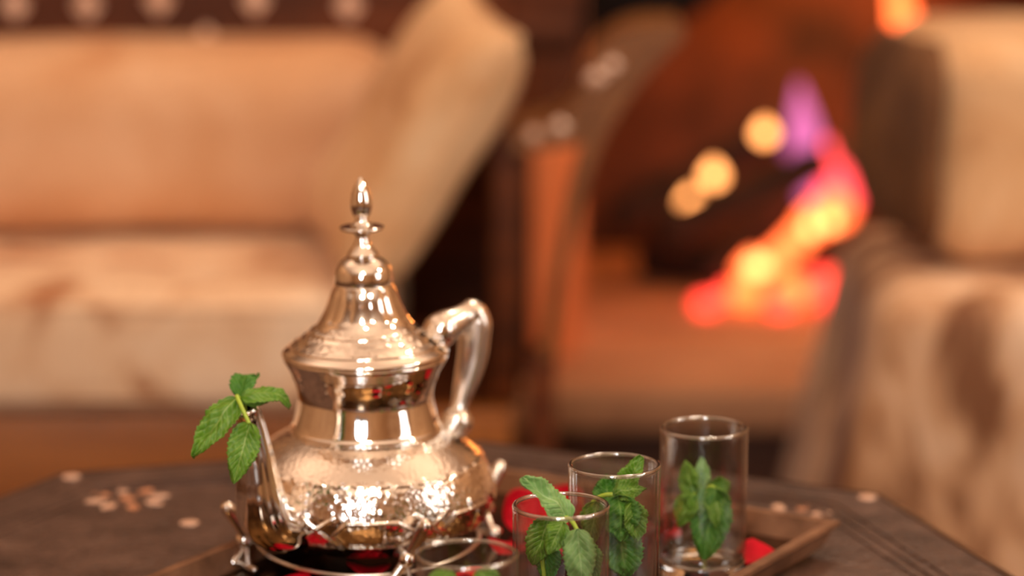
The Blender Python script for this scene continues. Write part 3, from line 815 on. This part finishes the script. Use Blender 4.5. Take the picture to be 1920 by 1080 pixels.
sprig((-0.1445, 1.527, 0.655), 'drooping mint sprig hanging from the teapot spout',
      [[(-0.1440, 1.530, 0.655, .0011), (-0.1460, 1.524, 0.668, .0012), (-0.1491, 1.518, 0.6745, .0012), (-0.1462, 1.511, 0.6705, .0012), (-0.1412, 1.507, 0.6609, .0011)]],
      [((-0.1481, 1.517, 0.6734), (-0.1722, 1.500, 0.6448), 0.0200, (-0.35, -0.9, 0.35), 'leaf', dict(arch=0.12, fold=0.22)),
       ((-0.1412, 1.507, 0.6622), (-0.1502, 1.499, 0.6300), 0.0190, (0.15, -0.95, 0.2), 'leaf', dict(arch=0.22, fold=-0.2)),
       ((-0.1466, 1.520, 0.6738), (-0.1212, 1.533, 0.6645), 0.0150, (0.1, -0.55, 0.85), 'leaf', dict(arch=0.55, fold=-0.3)),
       ((-0.1491, 1.524, 0.6730), (-0.1405, 1.548, 0.6790), 0.0165, (-0.2, -0.6, 0.75), 'leaf_dark', dict(arch=0.3, fold=0.3)),
       ((-0.1470, 1.520, 0.6715), (-0.1325, 1.526, 0.6700), 0.0085, (0, -0.7, 0.7), 'leaf', dict(arch=0.1, fold=0.1))], (-0.002, 0.02, -0.003))
sprig((0.0255, 1.430, 0.565), 'mint sprig with one pale leaf rising above the glass rim',
      [[(0.0210, 1.440, 0.566, .0011), (0.0169, 1.440, 0.60, .0012), (0.0150, 1.438, 0.6248, .0012), (0.0209, 1.434, 0.6325, .0013), (0.0300, 1.430, 0.6330, .0013), (0.0346, 1.424, 0.6268, .0011)]],
      [((0.0300, 1.431, 0.6330), (0.0050, 1.424, 0.6565), 0.0152, (0.5, -0.75, 0.55), 'leaf_pale', dict(arch=0.10, fold=0.25, round_tip=0.6)),
       ((0.0205, 1.434, 0.6330), (0.0112, 1.438, 0.6060), 0.0150, (-0.3, -0.9, 0.2), 'leaf', dict(arch=0.15)),
       ((0.0260, 1.424, 0.6335), (0.0185, 1.414, 0.6190), 0.0125, (0.2, -0.9, 0.3), 'leaf', dict(arch=0.25, fold=-0.2)),
       ((0.0336, 1.421, 0.6306), (0.0364, 1.413, 0.5960), 0.0165, (0.1, -0.95, 0.1), 'leaf_pale', dict(arch=0.2, fold=-0.25)),
       ((0.0384, 1.430, 0.6208), (0.0435, 1.430, 0.6003), 0.0115, (0.3, -0.9, 0.1), 'leaf_dark', dict(arch=0.1)),
       ((0.0180, 1.440, 0.6200), (0.0200, 1.444, 0.5950), 0.0140, (-0.1, -0.95, 0.1), 'leaf_dark', dict(arch=0.1))], (-0.0003, -0.0017, 0))
sprig((0.0557, 1.500, 0.565), 'bushy mint sprig filling the glass behind the leaf topped one',
      [[(0.0590, 1.502, 0.566, .0012), (0.0600, 1.500, 0.585, .0012), (0.0595, 1.500, 0.6141, .0012), (0.0557, 1.496, 0.6245, .0013), (0.0450, 1.499, 0.6210, .0012), (0.0405, 1.501, 0.608, .001)]],
      [((0.0610, 1.500, 0.6235), (0.0707, 1.505, 0.6440), 0.0125, (-0.5, -0.8, 0.1), 'leaf', dict(arch=0.1, fold=0.3)),
       ((0.0551, 1.494, 0.6249), (0.0730, 1.497, 0.6280), 0.0115, (0, -0.7, 0.7), 'leaf', dict(arch=0.25)),
       ((0.0527, 1.506, 0.6170), (0.0515, 1.515, 0.6310), 0.0150, (0, -0.95, 0.2), 'leaf_dark', dict(arch=0.1)),
       ((0.0575, 1.490, 0.6260), (0.0590, 1.483, 0.6020), 0.0225, (0.1, -0.95, 0.2), 'leaf_dark', dict(arch=0.25, fold=-0.2, round_tip=0.5)),
       ((0.0640, 1.492, 0.6220), (0.0680, 1.488, 0.6000), 0.0140, (0.4, -0.9, 0.2), 'leaf', dict(arch=0.2)),
       ((0.0585, 1.495, 0.6060), (0.0622, 1.495, 0.5770), 0.0210, (0.1, -0.95, 0.1), 'leaf_dark', dict(arch=0.1)),
       ((0.0460, 1.498, 0.6200), (0.0420, 1.492, 0.5960), 0.0130, (-0.3, -0.9, 0.1), 'leaf', dict(arch=0.1))], (-0.0003, 0.0085, 0))
sprig((0.1090, 1.572, 0.565), 'mint sprig standing in the farthest glass by the tray corner',
      [[(0.1104, 1.575, 0.5645, .0012), (0.1067, 1.572, 0.594, .0013), (0.1030, 1.570, 0.6026, .0012)], [(0.1067, 1.572, 0.594, .0012), (0.1120, 1.570, 0.6060, .001), (0.1150, 1.568, 0.6060, .001)]],
      [((0.1055, 1.574, 0.5985), (0.1083, 1.580, 0.6210), 0.0120, (0.3, -0.9, 0.2), 'leaf_pale', dict(arch=0.15, fold=0.3)),
       ((0.1045, 1.571, 0.6000), (0.0985, 1.576, 0.6205), 0.0130, (-0.2, -0.95, 0.1), 'leaf', dict(arch=0.15)),
       ((0.1033, 1.567, 0.6030), (0.0945, 1.562, 0.5850), 0.0140, (-0.2, -0.95, 0.2), 'leaf', dict(arch=0.3)),
       ((0.1060, 1.567, 0.6010), (0.1030, 1.560, 0.5900), 0.0110, (0, -0.8, 0.5), 'leaf', dict(arch=0.2)),
       ((0.1120, 1.572, 0.6070), (0.1245, 1.574, 0.5960), 0.0150, (0.2, -0.8, 0.5), 'leaf', dict(arch=0.25)),
       ((0.1150, 1.565, 0.6065), (0.1090, 1.558, 0.5660), 0.0225, (0.1, -0.95, 0.2), 'leaf_dark', dict(arch=0.15, fold=-0.15, round_tip=0.4)),
       ((0.1130, 1.568, 0.6050), (0.1170, 1.560, 0.5830), 0.0140, (0.4, -0.9, 0.2), 'leaf', dict(arch=0.2))], (0.0003, 0.018, 0))
sprig((-0.0224, 1.352, 0.565), 'mint sprig low inside the glass nearest the camera',
      [[(-0.024, 1.352, 0.5655, .0012), (-0.026, 1.352, 0.60, .0012), (-0.0224, 1.352, 0.622, .0012)]],
      [((-0.0300, 1.350, 0.6330), (-0.0400, 1.345, 0.6180), 0.0130, (-0.2, -0.9, 0.3), 'leaf', dict(arch=0.2)),
       ((-0.0165, 1.350, 0.6335), (-0.0080, 1.348, 0.6180), 0.0130, (0.2, -0.9, 0.3), 'leaf', dict(arch=0.2)),
       ((-0.0224, 1.352, 0.620), (-0.020, 1.345, 0.595), 0.016, C_, 'leaf_dark', dict(arch=0.2))], (0.0004, -0.01, 0))

# ------------------------------------------------------------------ rose petals
def rose_petal(loc, rot, size, label, cup=0.35, seed=0):
    n, m = 18, 8
    vs, fs = [(0, 0, 0)], []
    for k in range(1, m + 1):
        for i in range(n):
            a = 2 * pi * i / n; r = k / m
            rr = r * size / 2 * (1 + 0.12 * cos(a) - 0.10 * max(0, cos(a)) ** 12)
            z = cup * size * r * r * (0.5 + 0.3 * cos(2 * a + seed)) + 0.05 * size * noise.noise(Vector((cos(a) * r * 2, sin(a) * r * 2, seed)))
            vs.append((rr * cos(a), rr * sin(a) * 0.92, z))
    for i in range(n):
        fs.append((0, 1 + i, 1 + (i + 1) % n))
    for k in range(m - 1):
        for i in range(n):
            a, b = 1 + k * n + i, 1 + k * n + (i + 1) % n
            fs.append((a, a + n, b + n, b))
    R = Matrix.Rotation(rot[2], 3, 'Z') @ Matrix.Rotation(rot[0], 3, 'X') @ Matrix.Rotation(rot[1], 3, 'Y')
    vs = [R @ Vector(v) for v in vs]
    zmin = min(v.z for v in vs)
    vs = [v - Vector((0, 0, zmin)) for v in vs]
    o = mk('rose_petal', vs, fs, M['rose'], None, True, None, loc)
    md = o.modifiers.new('thickness', 'SOLIDIFY'); md.thickness = 0.0004
    tag(o, label, 'petal', 'red rose petals on the tray')
ZP = ZF + 0.0004
rose_petal((0.004, 1.683, ZP), (1.15, 0.1, 0.3), 0.030, 'upright red rose petal beside the teapot belly', 0.4, 1)
rose_petal((-0.004, 1.634, ZP), (0.15, 0.1, 0.9), 0.026, 'red rose petal lying flat by the right teapot foot', 0.3, 2)
rose_petal((0.143, 1.611, ZP), (0.2, 0.0, 0.4), 0.028, 'red rose petal beside the farthest glass along the tray rim', 0.4, 3)
rose_petal((-0.082, 1.588, ZP), (0.1, 0.1, 2.0), 0.026, 'red rose petal lying under the teapot front', 0.3, 4)
rose_petal((0.030, 1.702, ZP), (0.9, 0.2, -0.4), 0.028, 'red rose petal behind the leaf topped glass', 0.4, 5)
rose_petal((-0.022, 1.560, ZP), (0.3, 0.2, 1.2), 0.028, 'red rose petal seen through the nearest glass', 0.4, 6)
rose_petal((0.099, 1.545, ZP), (0.1, 0.0, 0.2), 0.026, 'red rose petal in front of the farthest glass base', 0.3, 7)
rose_petal((-0.125, 1.566, ZP), (0.1, 0.0, 1.7), 0.024, 'red rose petal at the foot of the teapot spout', 0.3, 8)
rose_petal((-0.045, 1.515, ZP), (0.15, 0.1, 0.5), 0.026, 'red rose petal on the tray left of the nearest glass', 0.3, 9)
rose_petal((0.088, 1.655, ZP), (0.4, 0.1, 2.5), 0.028, 'red rose petal far back behind the middle glasses', 0.4, 10)
rose_petal((0.035, 1.612, ZP), (0.3, 0.1, 2.1), 0.026, 'red rose petal on the tray between teapot and glass row', 0.4, 11)
